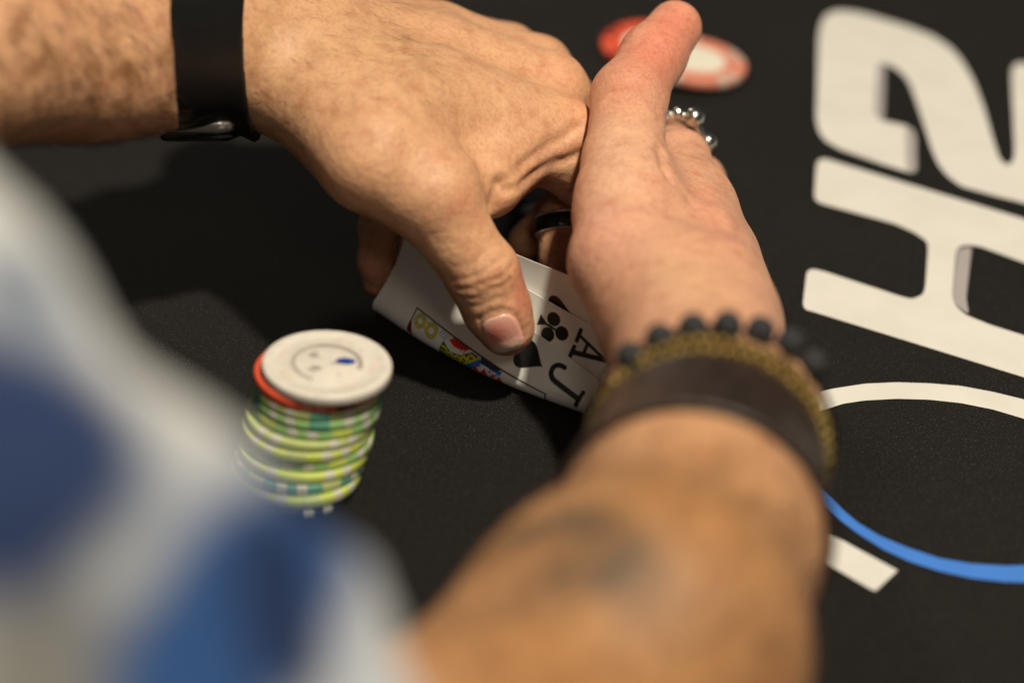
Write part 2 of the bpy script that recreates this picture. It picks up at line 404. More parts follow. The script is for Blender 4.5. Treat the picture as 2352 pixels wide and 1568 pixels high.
stack = [('white', [], 'cream white chip with a printed face on top of the chip stack'),
         ('red', [('wine', 4.5, a) for a in (-66, -56, 100, 140)] + [('pink', 4.5, a) for a in (-96, -84, -40, 60, 120)], 'orange red chip just beneath the white top chip of the stack'),
         ('olive', pair6('spot') + wide6('teal'), 'olive green chip just beneath the orange red chip in the stack'),
         ('green', pair6('spot') + wide6('teal'), 'green chip with dark teal edge marks, fourth from the top of the stack'),
         ('green', pair6('spot') + wide6('lime'), 'bright green chip jutting out to the left, fifth from the top of the stack'),
         ('olive', pair6('spot'), 'dull olive chip with white marks, sixth from the top of the stack'),
         ('lime', pair6('spot') + wide6('olive'), 'yellow green chip, seventh from the top of the stack'),
         ('green', pair6('spot') + wide6('lime'), 'mid green chip, eighth from the top of the stack'),
         ('lime', pair6('spot'), 'yellow green chip jutting out to the left, ninth from the top of the stack'),
         ('teal', pair6('spot') + wide6('olive'), 'dark teal chip, third from the bottom of the stack'),
         ('lime', pair6('spot') + wide6('olive'), 'bright yellow green chip, second from the bottom of the stack'),
         ('black', pair6('spot'), 'black chip with white edge stripes at the bottom of the stack')]
cx = [(751, 833), (733, 849), (736, 868), (735, 890), (722, 915), (718, 940), (712, 962), (706, 985), (697, 1010), (690, 1037), (678, 1064), (671, 1088)]
rnd = random.Random(4)
for i, (body, spots, label) in enumerate(stack):
    z = (len(stack) - 1 - i) * CH_H; dxy = (rnd.uniform(-.9, .7), rnd.uniform(-.7, .7)) if i > 1 else (0, 0)
    p = J(*cx[i], z + CH_H); p[2] = z; p[0] += dxy[0]; p[1] += dxy[1]
    o = chip(body, p, rnd.uniform(0, 60) if i > 1 else 0, label, spots, 'chips in the stack on the cloth')
    if i == 0:
        o.rotation_euler.z = math.radians(0); o['top'] = 1
        ang = ROL
        link('printed_ring', ring_mesh('printed_ring', CM['grey'], 9.4, 10.9, CH_H + .03, -14, 110), o)
        link('printed_ring', ring_mesh('printed_ring', CM['taupe'], 9.6, 10.9, CH_H + .03, 110, 250), o)
        link('printed_mark', ring_mesh('printed_mark', CM['navy'], 0, 1.9, CH_H + .04, cx=5.6, cy=1.6, sx=1.6), o)
        link('printed_mark', ring_mesh('printed_mark', CM['grey'], 0, 1.3, CH_H + .04, cx=-3.2, cy=-3.4, sx=1.4), o)
        link('printed_mark', ring_mesh('printed_mark', CM['grey'], 0, 1.0, CH_H + .04, cx=-4.2, cy=3.8, sx=1.6), o)
        link('printed_mark', ring_mesh('printed_mark', CM['taupe'], 0, .7, CH_H + .04, cx=2.6, cy=.2, sx=2.2), o)
        for a0, a1 in ((60, 84), (150, 176), (200, 228), (290, 318), (-20, 8)): link('printed_mark', ring_mesh('printed_mark', CM['sand'], 13.2, 15.2, CH_H - .14, a0, a1), o)
        for a0 in (118, 128, 215, 226, 236, 300): link('printed_mark', ring_mesh('printed_mark', CM['taupe'], 6.6, 7.6, CH_H + .04, a0, a0 + 6), o)
def far_chip(x, y, h, label, tilt, rot, body):
    p = J(x, y, h)
    o = chip(body, p, rot, label, pair6('spot') if body == 'pink' else pair6('wine'), 'chips lying beyond the hands', tilt)
    link('inlay', INLAY['cream'], o)
    return o
far_chip(1500, 119, 0, 'orange red chip mostly hidden behind the raised thumb', (0, 0), 10, 'red')
far_chip(1592, 153, 1.7, 'pale red chip with a white centre to the right of the raised thumb', (0, math.radians(5.5)), 25, 'pink')
# ------------------------------------------------------------------ playing cards
def bezier_pts(P, n=12):
    out = []
    for k in range(n + 1):
        t = k / n; a = [np.array(p, float) for p in P]
        while len(a) > 1: a = [x + (y - x) * t for x, y in zip(a, a[1:])]
        out.append(a[0])
    return out
def in_poly(px, py, poly):
    r = np.zeros(px.shape, bool); j = len(poly) - 1
    for i in range(len(poly)):
        xi, yi = poly[i]; xj, yj = poly[j]
        if yi != yj:
            r ^= ((yi > py) != (yj > py)) & (px < (xj - xi) * (py - yi) / (yj - yi) + xi)
        j = i
    return r
CW, CL = 63.0, 88.0
def paint(shapes, cu, cv):
    """colours on a card face: shapes are (kind, data, colour) in card millimetres, 3x3 samples a vertex"""
    col = np.zeros(cu.shape + (3,)); step = .25
    for du in (-1, 0, 1):
        for dv in (-1, 0, 1):
            x, y = cu + du * step / 3, cv + dv * step / 3
            c = np.empty(cu.shape + (3,)); c[:] = (.82, .80, .745)
            for kind, d, rgb in shapes:
                if kind == 'poly':
                    P = np.asarray(d); b = (x > P[:, 0].min()) & (x < P[:, 0].max()) & (y > P[:, 1].min()) & (y < P[:, 1].max())
                    if b.any():
                        m = np.zeros(b.shape, bool); m[b] = in_poly(x[b], y[b], d); c[m] = rgb
                elif kind == 'circ':
                    c[(x - d[0]) ** 2 + (y - d[1]) ** 2 < d[2] ** 2] = rgb
                elif kind == 'line':
                    P, wd = d
                    for a, b in zip(P, P[1:]):
                        a = np.array(a, float); ab = np.array(b, float) - a; L = max(ab @ ab, 1e-9)
                        t = np.clip(((x - a[0]) * ab[0] + (y - a[1]) * ab[1]) / L, 0, 1)
                        c[(x - a[0] - t * ab[0]) ** 2 + (y - a[1] - t * ab[1]) ** 2 < (wd / 2) ** 2] = rgb
            col += c
    return col / 9
INK = (.012, .012, .012)
def spade(cu, cv, s):
    """points along +v towards the lifted long edge is 'left'; the tip points to -u (the near short end)"""
    h = bezier_pts([(-1.0, 0), (-.45, .25), (-.15, .85), (.35, .80)]) + bezier_pts([(.35, .80), (.85, .72), (.85, .05), (.45, .10)])
    stem = [(.45, .1), (.75, .1), (1.0, .35)]
    P = [tuple(p) for p in h] + stem; P = P + [(x, -y) for x, y in reversed(P)]
    return [('poly', [(cu + s * x, cv + s * y) for x, y in P], INK)]
def club(cu, cv, s):
    st = [(-.1, .05), (.55, .07), (1.0, .42), (1.0, -.42), (.55, -.07), (-.1, -.05)]
    return [('circ', (cu - .48 * s, cv, .44 * s), INK), ('circ', (cu + .22 * s, cv + .50 * s, .44 * s), INK), ('circ', (cu + .22 * s, cv - .50 * s, .44 * s), INK), ('poly', [(cu + s * x, cv + s * y) for x, y in st], INK)]
def letter_j():
    st = [(3.6, 9.4), (14.2, 9.4)] + [tuple(p) for p in bezier_pts([(14.2, 9.4), (18.3, 9.4), (18.6, 4.0), (14.0, 4.0)], 14)]
    return [('line', (st, 1.7), INK), ('line', ([(3.7, 6.9), (3.7, 11.8)], 1.5), INK)]
def letter_a():
    return [('line', ([(14.6, 5.6), (2.6, 8.9)], 1.2), INK), ('line', ([(14.6, 12.3), (2.6, 8.9)], 1.8), INK), ('line', ([(10.6, 6.9), (10.6, 11.0)], 1.2), INK),
            ('line', ([(14.6, 3.6), (14.6, 7.9)], 1.5), INK), ('line', ([(14.6, 10.2), (14.6, 14.4)], 1.5), INK)]
YEL, RED, BLU, NAV, GRN, WHT = (.72, .62, .02), (.80, .02, .01), (.01, .16, .62), (.012, .02, .06), (.03, .10, .06), (.74, .71, .64)
def court_figure():
    s = [('poly', [(55.8, 22.6), (51.5, 23.5), (47.5, 22.0), (44.4, 19.0), (40.6, 18.4), (44.8, 23.9), (47.5, 27), (56, 28)], GRN)]
    for k, wd in ((0, .7), (1.5, .5)):
        z = [(55.2, 24 + k), (53.4, 23.7 + k), (52.6, 24.6 + k), (50.8, 23.7 + k), (49.8, 24.4 + k), (48.4, 22.9 + k), (47.2, 23.4 + k), (46.2, 21.4 + k), (44.9, 21.8 + k), (44.2, 19.8 + k), (42.6, 19.6 + k)]
        s.append(('line', (z, wd), YEL))
    s += [('line', ([(47.4, 26.2), (45, 24.4), (43.4, 22.0), (41.2, 18.9)], .8), YEL),
          ('poly', [(54.4, 21.3), (53, 19.6), (45.6, 18.6), (46.4, 19.8), (48.2, 20.7), (51.2, 21.6)], RED)]
    for x in (47.5, 49, 50.4, 51.8): s.append(('line', ([(x, 19.0), (x - .9, 21.0)], .25), INK))
    s += [('poly', [(46.5, 26), (44.4, 23.4), (40.4, 18.6), (39.2, 19.4), (40.6, 22.4), (44, 26)], BLU),
          ('poly', [(40.6, 18.1), (31.6, 16.8), (33.6, 18.9), (37, 19.1), (39.4, 19.6)], NAV),
          ('poly', [(31.0, 16.9), (31.4, 18.8), (34.4, 18.8)], BLU)]
    for t in ([(41.2, 20.8), (41.4, 24.0), (38.8, 22.8)], [(37.2, 19.7), (38.9, 23.2), (35.6, 22.2)], [(33.7, 19.5), (35.2, 22.4), (32.6, 20.6)], [(31.2, 18.8), (29.2, 22.6), (33.2, 22.6)]): s.append(('poly', t, RED))
    for x, y in ((39.6, 20.2), (35.2, 19.6), (32.6, 19.2)): s += [('line', ([(x - .7, y), (x + .7, y + .5)], .3), BLU), ('line', ([(x, y - .5), (x, y + .8)], .3), BLU)]
    s.append(('line', ([(41.5, 24.8), (38, 24.2), (33.5, 22.9)], .7), YEL))
    for cu, cv, r in ((67.9, 24.0, 1.9), (62.0, 23.4, 2.1)):
        a = [(cu + r * math.cos(k * .35), cv + r * .8 * math.sin(k * .35)) for k in range(19)]
        s += [('line', (a, 1.15), INK), ('line', (a, .75), YEL)]
    s += [('line', ([(66, 23.2), (65, 24.6), (64.2, 23.2), (65, 22.4), (66, 23.2)], .6), YEL)]
    for x in (55.2, 56.2, 57.2, 58.2): s.append(('line', ([(x, 20.6), (x + .5, 22.4)], .25), BLU))
    s += [('poly', [(71.4, 25), (69.6, 27), (68, 30), (71, 30)], (.25, .015, .015))]
    return s
A0, B0 = J(1366, 949, 0), J(862, 703, 0)
FD = unit(B0 - A0); FN = np.array([-FD[1], FD[0], 0])
if FN[1] < 0: FN = -FN
def card(label, u_off, v0, v1, shift, rad, lean, shapes, lift=0.0, curl=0.0, bow=1.5, bulge=0.0):
    """a face-down card whose near long edge is bent up: v0, v1 = flap height at the two ends, lean in degrees"""
    du = .25
    nu, nv = int(CL / du) + 1, int(CW / du) + 1
    u = np.linspace(0, CL, nu)[:, None] + np.zeros((1, nv)); v = np.linspace(0, CW, nv)[None, :] + np.zeros((nu, 1))
    # rounded corners: pull the outermost vertices inside
    rc = 3.2
    cu = np.clip(u, rc, CL - rc); cv = np.clip(v, rc, CW - rc); dx, dy = u - cu, v - cv; dd = np.hypot(dx, dy)
    k = np.where((dd > rc) & (abs(dx) > 0) & (abs(dy) > 0), rc / np.maximum(dd, 1e-9), 1.0)
    uu, vv = cu + dx * k, cv + dy * k
    ang = math.atan2(v1 - v0, CL); ca, sa = math.cos(ang), math.sin(ang)
    t = uu * ca + (vv - v0) * sa; s = -(-uu * sa + (vv - v0) * ca)         # s > 0 on the flap
    th = math.radians(lean); arc = rad * th
    def place(s, t, off):
        ph = np.clip(s / rad, 0, th)
        x = np.where(s <= 0, -s, -rad * np.sin(ph)); z = np.where(s <= 0, 0.0, rad * (1 - np.cos(ph)))
        e = np.maximum(s - arc, 0)
        x = x - e * math.cos(th); z = z + e * math.sin(th)
        # a slight outward curl of the free edge
        x = x + curl * e * e
        nx = -np.sin(ph); nz = -np.cos(ph)                                 # face side
        mid = np.sin(np.pi * np.clip(t / CL, 0, 1))
        x = x + off * nx - bow * mid - bulge * mid * np.exp(-((s - arc * .4) / 9) ** 2); z = z + off * nz
        return A0 + shift + FD * (t[..., None] + u_off) + FN * x[..., None] + np.array([0, 0, 1.0]) * (z[..., None] + .35 + lift)
    front = place(s, t, .14).reshape(-1, 3); back = place(s, t, -.14).reshape(-1, 3)
    col = paint(shapes, uu, vv).reshape(-1, 3)
    i = np.arange(nu * nv).reshape(nu, nv)
    q = np.stack([i[:-1, :-1], i[1:, :-1], i[1:, 1:], i[:-1, 1:]], -1).reshape(-1, 4)
    n = nu * nv
    rim = np.concatenate([i[:, 0], i[-1, 1:], i[-2::-1, -1], i[0, -2:0:-1]]); r2 = np.roll(rim, -1)
    side = np.stack([rim, rim + n, r2 + n, r2], 1)
    me = mesh_np('playing_card', np.concatenate([front, back]), np.concatenate([q[:, ::-1], q + n, side[:, ::-1]]))
    bcol = np.tile(np.array([[.30, .03, .03]]), (n, 1)); e = (np.minimum(np.minimum(uu, CL - uu), np.minimum(vv, CW - vv)) < 3).ravel(); bcol[e] = (.72, .69, .62)
    color_attr(me, 'print', np.concatenate([col, bcol]))
    o = link('playing_card', me, None, M_CARD)
    tag(o, label, 'playing card', 'cards lifted off the cloth')
    return o, front.reshape(nu, nv, 3)
M_CARD = attr_material('coated_card', 'print', .38, .5)
frame_line = [('line', ([(14.2, 18), (14.5, 14.4), (32.8, 16.9), (54.2, 19.7), (71.8, 21.9), (70.2, 30)], .5), INK)]
jack = court_figure() + frame_line + letter_j() + spade(26.8, 8.4, 6.2)
c_front, CF = card('jack of spades in front of the other lifted cards, pinched under the thumb', .9, 17.7, 40, FN * -1.2, 4.5, 120, jack, 0, -.011, 1.6, 3.4)
ace = letter_a() + [('circ', (25.2, 5.2, 2.55), INK), ('circ', (20.6, 8.3, 2.55), INK), ('circ', (25.2, 11.3, 2.55), INK), ('poly', [(23, 8), (27.5, 7.7), (30.3, 6.0), (30.3, 10.4), (27.5, 8.7), (23, 8.8)], INK)]
c_mid, CMID = card('ace of clubs showing between the jack and the rearmost card', -1, 32, 42, FN * 1.2, 5.0, 120, ace, .4, -.007)
c_back, CB = card('rearmost lifted card with half a spade showing above the ace of clubs', -1, 48, 44, FN * 2.4, 5.0, 120, spade(20.5, 14.6, 5.6), .8, -.007)
# ------------------------------------------------------------------ the player's body: two arms grown as one skin
elbowR = JD(1150, 1880, 925)
def hand_left():
    f = Field((-135, -95, -2), (60, 120, 162), .8)
    cuff = J(470, 70, 99)
    NB = unit(np.array([.25, -.55, .8]))                     # back-of-hand normal
    f.chain([(J(150, 62, 116), 32, NB, .87), (cuff, 28.8, NB, .84), (J(640, 85, 90), 26.6, NB, .80)], 6)
    mi, mm_, mr, mp = J(1275, 320, 63), J(1262, 205, 68), J(1235, 160, 62), J(1165, 130, 54)
    f.chain([(J(650, 130, 88), 16.5), (J(1000, 230, 77), 15.5), (mi, 13.5)], 14)
    f.chain([(J(650, 80, 89), 17.5), (J(1000, 140, 76), 15), (mm_, 12)], 14)
    f.chain([(J(640, 50, 84), 16.5), (J(1000, 105, 70), 14), (mr, 11)], 14)
    f.chain([(J(630, 40, 74), 15), (mp, 11)], 14)
    f.chain([(J(720, 190, 84), 14.5), (J(900, 290, 78), 20), (J(1060, 330, 66), 17)], 16)
    # thenar and thumb
    f.chain([(J(690, 200, 84), 14.5), (J(860, 360, 78), 17), (J(985, 440, 69), 14.2)], 14)
    f.chain([(J(985, 440, 69), 13.8), (J(1050, 545, 56), 11.0), (J(1108, 628, 45), 11.2), (J(1140, 705, 34), 10.2), (J(1163, 752, 27), 9.0)], 7, 4)
    f.chain([(J(1125, 420, 63), 11), (J(1180, 330, 64), 13)], 10)
    # index folding down behind the other hand's thumb
    f.chain([(mi, 13), (J(1345, 388, 53), 12), (J(1410, 420, 50), 11)], 6, 3)
    f.chain([(J(1410, 420, 50), 10.5), (J(1430, 560, 28), 9), (J(1410, 650, 14), 7.5)], 2, 3)
    # ringed finger
    f.chain([(mm_, 11.5), (J(1370, 330, 44), 10), (J(1355, 430, 36), 9.5)], 4, 3)
    f.chain([(J(1355, 430, 36), 9.5), (J(1300, 515, 30), 9.2), (J(1302, 590, 22), 8.8), (J(1350, 680, 10), 7.5)], 1.0, 3)
    # ring and little finger curled under the palm
    f.chain([(mr, 11), (J(1340, 270, 30), 9.5), (J(1330, 450, 20), 8.5), (J(1212, 552, 12), 6.5)], 3, 3)
    f.chain([(mp, 10.5), (J(1150, 250, 26), 9), (J(950, 440, 40), 8.5)], 3, 3)
    f.chain([(J(890, 400, 58), 8), (J(872, 520, 30), 6.6), (J(864, 600, 18), 5.8), (J(860, 652, 9), 3.8)], 3, 3)
    return f
W1, W2, W3, W4 = J(1588, 740, 56), JD(1634, 985, 1088), JD(1580, 1250, 1020), JD(1448, 1510, 960)
def hand_right():
    f = Field((-30, -275, -2), (130, 110, 140), .8)
    NB = unit(np.array([.8, -.1, .55]))
    f.chain([(W3 + (W3 - W2) * .4, 34.5), (W3, 32), (W2, 29, NB, .96), (W1, 25)], 8, 14)
    mi, mm_, mr, mp = J(1600, 474, 50), J(1645, 588, 36), J(1655, 650, 26), J(1655, 700, 18)
    f.chain([(J(1605, 760, 54), 20), (J(1595, 600, 52), 17), (mi, 12)], 12)
    f.chain([(J(1625, 770, 48), 19), (mm_, 12.5)], 12)
    f.chain([(J(1635, 780, 42), 18), (mr, 12)], 12)
    f.chain([(J(1635, 790, 36), 17), (mp, 11)], 12)
    f.chain([(J(1540, 720, 56), 20), (J(1435, 600, 62), 17), (J(1440, 470, 66), 15)], 14)
    f.chain([(J(1440, 480, 66), 14.5), (J(1434, 370, 71), 12.8), (J(1445, 225, 78), 12.0)], 9, 4)
    f.chain([(J(1445, 225, 78), 11.8), (J(1500, 130, 83), 10.0), (J(1550, 64, 87), 9.0)], 4, 5)
    f.chain([(J(1500, 480, 58), 11), (J(1550, 440, 54), 11)], 10)
    # index with the silver ring, then folding away behind the thumb
    f.chain([(mi, 11.5), (J(1562, 366, 49), 9.6), (J(1532, 338, 36), 8.8)], 5, 3)
    f.chain([(J(1532, 338, 36), 8.8), (J(1440, 320, 26), 8.4), (J(1350, 330, 20), 7.6)], 2, 3)
    f.chain([(mm_, 12), (J(1600, 420, 26), 9.5), (J(1450, 420, 20), 9), (J(1380, 430, 12), 8)], 3, 3)
    f.chain([(mr, 11), (J(1600, 520, 14), 9), (J(1450, 520, 10), 8.5)], 3, 3)
    f.chain([(mp, 10), (J(1600, 640, 8.5), 8), (J(1500, 640, 8.5), 7.5)], 3, 3)
    return f
LH, RH = hand_left(), hand_right()
def coarse(chains, lo, hi, h):
    f = Field(lo, hi, h)
    for c, k in chains: f.chain(c, k, 20)
    return f
NBL = unit(np.array([.25, -.55, .8]))
LSH, RSH = np.array([-470.0, -80, 350]), np.array([-302.0, -455, 350])
LEL = np.array([-350.0, -15, 140])
up = np.array([0, 0, 1.0])
BODY = coarse([([(J(480, 70, 99), 26.0, NBL, .82), (J(330, 67, 107), 29.0, NBL, .87), (J(150, 62, 116), 32, NBL, .9), (J(-150, 60, 130), 36), (LEL, 41), (LSH, 52)], 12),
               ([(W2, 28.4), (W3, 31.7), (W4, 41), (elbowR, 44), (JD(430, 1950, 810), 42), (RSH, 52)], 12),
               ([(LSH, 50), (RSH, 50)], 20), ([((LSH + RSH) / 2, 85), ((LSH + RSH) / 2 - 250 * up + np.array([-40, 20, 0]), 110)], 20)],
              (-620, -640, -2), (110, 130, 430), 4.0)
def cut(f, p, n):
    """keep the side of the plane that n points to"""
    ax = [f.o[k] + f.h * np.arange(f.n[k]) for k in range(3)]
    d = -((ax[0][:, None, None] - p[0]) * n[0] + (ax[1][None, :, None] - p[1]) * n[1] + (ax[2][None, None, :] - p[2]) * n[2])
    return np.maximum(f.F, d.astype(np.float32))
axL = unit(R * 1.0 - F * .06); pL = J(418, 70, 101)
axR = unit(W1 - W3); pR = W2 + (W3 - W2) * .58
parts = []
for f, p, ax in ((LH, pL, axL), (RH, pR, axR)):
    Vv, Qq = surface(cut(f, p, ax), f.o, f.h); Vv = smooth_verts(Vv, Qq, 2, .5); parts.append([Vv, Qq])
# the forearms join the hands underneath the watch strap and the cuff
ax = [BODY.o[k] + BODY.h * np.arange(BODY.n[k]) for k in range(3)]
G = np.stack(np.meshgrid(*ax, indexing='ij'), -1)
BF = BODY.F.copy()
for p, a in ((pL, axL), (pR, axR)):
    d = ((G - p) @ a - 4).astype(np.float32); near = np.linalg.norm(G - p, axis=-1) < 160
    BF = np.where(near, np.maximum(BF, d), BF)
Vv, Qq = surface(BF, BODY.o, BODY.h); Vv = smooth_verts(Vv, Qq, 2, .5); parts.append([Vv, Qq])

class Sculpt:
    def __init__(s, V, Q): s.V, s.Q = V, Q; s.N = normals(V, Q); s.px, s.py = proj(V); s.z = (V - CAM) @ F; s.face = np.einsum('ij,ij->i', s.N, CAM - V) > 0; s.disp = np.zeros(len(V))
    def pick(s, x, y, rad=9):
        d = np.hypot(s.px - x, s.py - y); m = s.face & (d < rad)
        if not m.any(): m = s.face & (d < d[s.face].min() + 3)
        i = np.where(m)[0]; j = i[s.z[i] < s.z[i].min() + 2.5]
        return s.V[j[np.argmin(d[j])]]
    def near(s, line):
        P = [s.pick(*q) for q in line]; D = np.full(len(s.V), 1e9)
        for a, b in zip(P, P[1:] or P):
            ab = b - a; L = max(ab @ ab, 1e-9); t = np.clip((s.V - a) @ ab / L, 0, 1); D = np.minimum(D, np.linalg.norm(s.V - a - t[:, None] * ab, axis=1))
        return D
    def dent(s, line, wid, dep): s.disp -= dep * np.exp(-(s.near(line) / wid) ** 2)
    def apply(s): s.V = s.V + s.N * s.disp[:, None]; s.disp[:] = 0; s.N = normals(s.V, s.Q)
SL, SR, SB = (Sculpt(*p) for p in parts)
NAILC = J(1155, 760, 27)
# thumb knuckle folds of the left hand
for ln, wd, dp in (([(1042, 643), (1078, 640), (1105, 628), (1140, 604), (1160, 592)], .8, .32), ([(1050, 662), (1090, 660), (1118, 645), (1145, 640), (1176, 608)], .75, .5), ([(1058, 683), (1100, 684), (1132, 660), (1150, 658), (1172, 640)], .7, .42), ([(1075, 700), (1110, 698), (1140, 682)], .6, .25), ([(1050, 610), (1085, 604), (1110, 588)], .9, .22), ([(1095, 650), (1120, 632), (1135, 622)], .5, .22), ([(1070, 672), (1098, 671), (1120, 660)], .5, .2),
                   ([(1150, 420), (1210, 375), (1290, 320), (1330, 290)], 2.2, 1.3), ([(1165, 440), (1230, 400), (1300, 370), (1335, 355)], 2.0, 1.5), ([(1130, 470), (1150, 425)], 3.0, 1.5), ([(1050, 330), (1130, 320)], 5, .6)):
    SL.dent(ln, wd, dp)
for ln, wd, dp in (([(1030, 465), (1055, 455)], 9, -.9), ([(1075, 610), (1120, 600)], 7, -.8), ([(900, 180), (1150, 230)], 7, -.7), ([(860, 110), (1100, 120)], 5, -.5), ([(720, 340), (850, 420)], 9, -.8)):
    SL.dent(ln, wd, dp)
# nail folds: a groove round the nail and a swelling behind it
nl = [(1101, 729), (1125, 716), (1153, 711), (1180, 719), (1192, 740), (1201, 775)]
SL.dent(nl, 1.0, .35); SL.dent([(1101, 731), (1108, 760), (1119, 785)], .9, .4)
SL.dent([(1094, 722), (1122, 705), (1153, 700), (1186, 708)], 1.4, -.35); SL.dent([(1206, 740), (1211, 775)], 1.6, -.3)
for ln, wd, dp in (([(760, 250), (840, 330)], 4, .35), ([(930, 330), (985, 400)], 3, .3), ([(700, 130), (1000, 190), (1200, 230)], 2.2, -.3), ([(820, 90), (1010, 110), (1150, 150)], 2.2, -.25), ([(1180, 300), (1230, 270)], 2, .3), ([(1290, 260), (1330, 240)], 1.6, .35)): SL.dent(ln, wd, dp)
SL.apply()
# right thumb joint and palm-side folds
for ln, wd, dp in (([(1400, 235), (1450, 255), (1510, 250)], 1.8, .6), ([(1395, 262), (1450, 280), (1515, 278)], 2.0, .5), ([(1410, 215), (1460, 232), (1520, 225)], 1.4, .35), ([(1520, 340), (1525, 380), (1545, 410)], 2.4, 1.4), ([(1480, 470), (1530, 480), (1590, 475)], 4, .6),
                   ([(1420, 180), (1470, 170)], 6, -.7), ([(1610, 400), (1660, 480), (1700, 560)], 5, -.8), ([(1560, 420), (1600, 470)], 3.5, .6), ([(1500, 700), (1560, 690), (1640, 640)], 3, .35)):
    SR.dent(ln, wd, dp)
SR.apply()
base = np.array([.57, .312, .180])
def blob(sc, col, line, wid, rgb, amt):
    wgt = amt * np.exp(-(sc.near(line) / wid) ** 2)
    col += (np.array(rgb) - col) * wgt[:, None]
colL = np.tile(base, (len(SL.V), 1)); colR = np.tile(base * np.array([1.05, 1.0, 1.12]), (len(SR.V), 1)); colB = np.tile(base, (len(SB.V), 1))
rt0 = np.random.RandomState(8)
RED1 = (.55, .17, .11)
blob(SL, colL, [(1205, 690), (1200, 640)], 6, (.52, .17, .11), .75)
blob(SL, colL, [(1130, 810), (1170, 818), (1205, 800)], 5, (.52, .19, .12), .7)
blob(SL, colL, [(1060, 465)], 5, (.56, .24, .14), .5)
blob(SL, colL, [(850, 660), (845, 600)], 8, (.50, .20, .13), .5)
blob(SL, colL, [(650, 100), (900, 130)], 30, (.50, .30, .16), .5)
blob(SL, colL, [(1250, 400), (1320, 440)], 10, (.50, .27, .18), .5)
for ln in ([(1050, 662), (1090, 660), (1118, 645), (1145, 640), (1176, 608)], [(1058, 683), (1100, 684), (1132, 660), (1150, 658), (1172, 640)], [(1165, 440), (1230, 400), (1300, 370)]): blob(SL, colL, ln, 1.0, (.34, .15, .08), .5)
blob(SR, colR, [(1560, 50), (1500, 130)], 13, (.60, .17, .115), .7)
blob(SR, colR, [(1450, 160), (1420, 220)], 8, (.56, .22, .14), .5)
blob(SR, colR, [(1360, 560), (1400, 480)], 16, (.58, .29, .21), .6)
blob(SR, colR, [(1600, 330)], 7, (.58, .30, .20), .5)
blob(SR, colR, [(1625, 450), (1680, 560)], 9, (.60, .27, .18), .6)
blob(SR, colR, [(1420, 320), (1415, 420)], 9, (.62, .38, .25), .6)  # highlight on the right thumb painted into the skin colour
blob(SR, colR, [(1540, 620), (1620, 690)], 12, (.60, .37, .22), .5)
blob(SL, colL, [(1290, 150), (1340, 250)], 9, (.60, .29, .16), .5)
FOREARM_TONE = (.31, .15, .056)  # orange-brown tone blended over the right wrist and forearm
blob(SR, colR, [(1640, 900), (1600, 1000)], 30, FOREARM_TONE, .7)
colB[:] = colB + (np.array(FOREARM_TONE) - colB) * .0
blob(SB, colB, [(1600, 1150), (1500, 1450)], 75, FOREARM_TONE, .85)
blob(SB, colB, [(1300, 1620)], 70, FOREARM_TONE, .8)
for ln, wd, am in (([(1200, 1240), (1290, 1195), (1380, 1210), (1440, 1270), (1458, 1310)], 6, .85), ([(1400, 1250), (1445, 1300)], 9, .9), ([(1260, 1330), (1350, 1318), (1440, 1322)], 5, .75), ([(1300, 1265), (1370, 1270)], 8, .3), ([(1180, 1390), (1240, 1365)], 6, .35)): blob(SB, colB, ln, wd, (.035, .03, .022), am)
for _ in range(70):
    q = (rt0.uniform(1050, 1850), rt0.uniform(1000, 1560)); blob(SB, colB, [q, (q[0] + rt0.uniform(-60, 20), q[1] + rt0.uniform(20, 70))], rt0.uniform(1.5, 4), (.22, .11, .045), rt0.uniform(.25, .55))
# sun and hair mottling on the left forearm
rt = np.random.RandomState(3)
for _ in range(60):
    q = (rt.uniform(0, 400), rt.uniform(0, 300)); blob(SB, colB, [q, (q[0] + rt.uniform(-25, 25), q[1] + rt.uniform(10, 40))], rt.uniform(1.2, 2.6), (.24, .11, .04), rt.uniform(.25, .55))
for _ in range(40):
    q = (rt.uniform(580, 1050), rt.uniform(0, 260)); blob(SL, colL, [q, (q[0] + rt.uniform(-15, 25), q[1] + rt.uniform(5, 25))], rt.uniform(1.2, 2.5), (.30, .15, .07), rt.uniform(.1, .35))
Vall, Qall, off = [], [], 0
for sc in (SL, SR, SB):
    Vall.append(sc.V); Qall.append(sc.Q + off); off += len(sc.V)
me = mesh_np('person', np.concatenate(Vall), np.concatenate(Qall))
color_attr(me, 'skin_colour', np.concatenate([colL, colR, colB]))
person = tag(link('person', me, None, M_SKIN), 'person in a white and blue shirt with both hands cupped round the lifted cards', 'person')
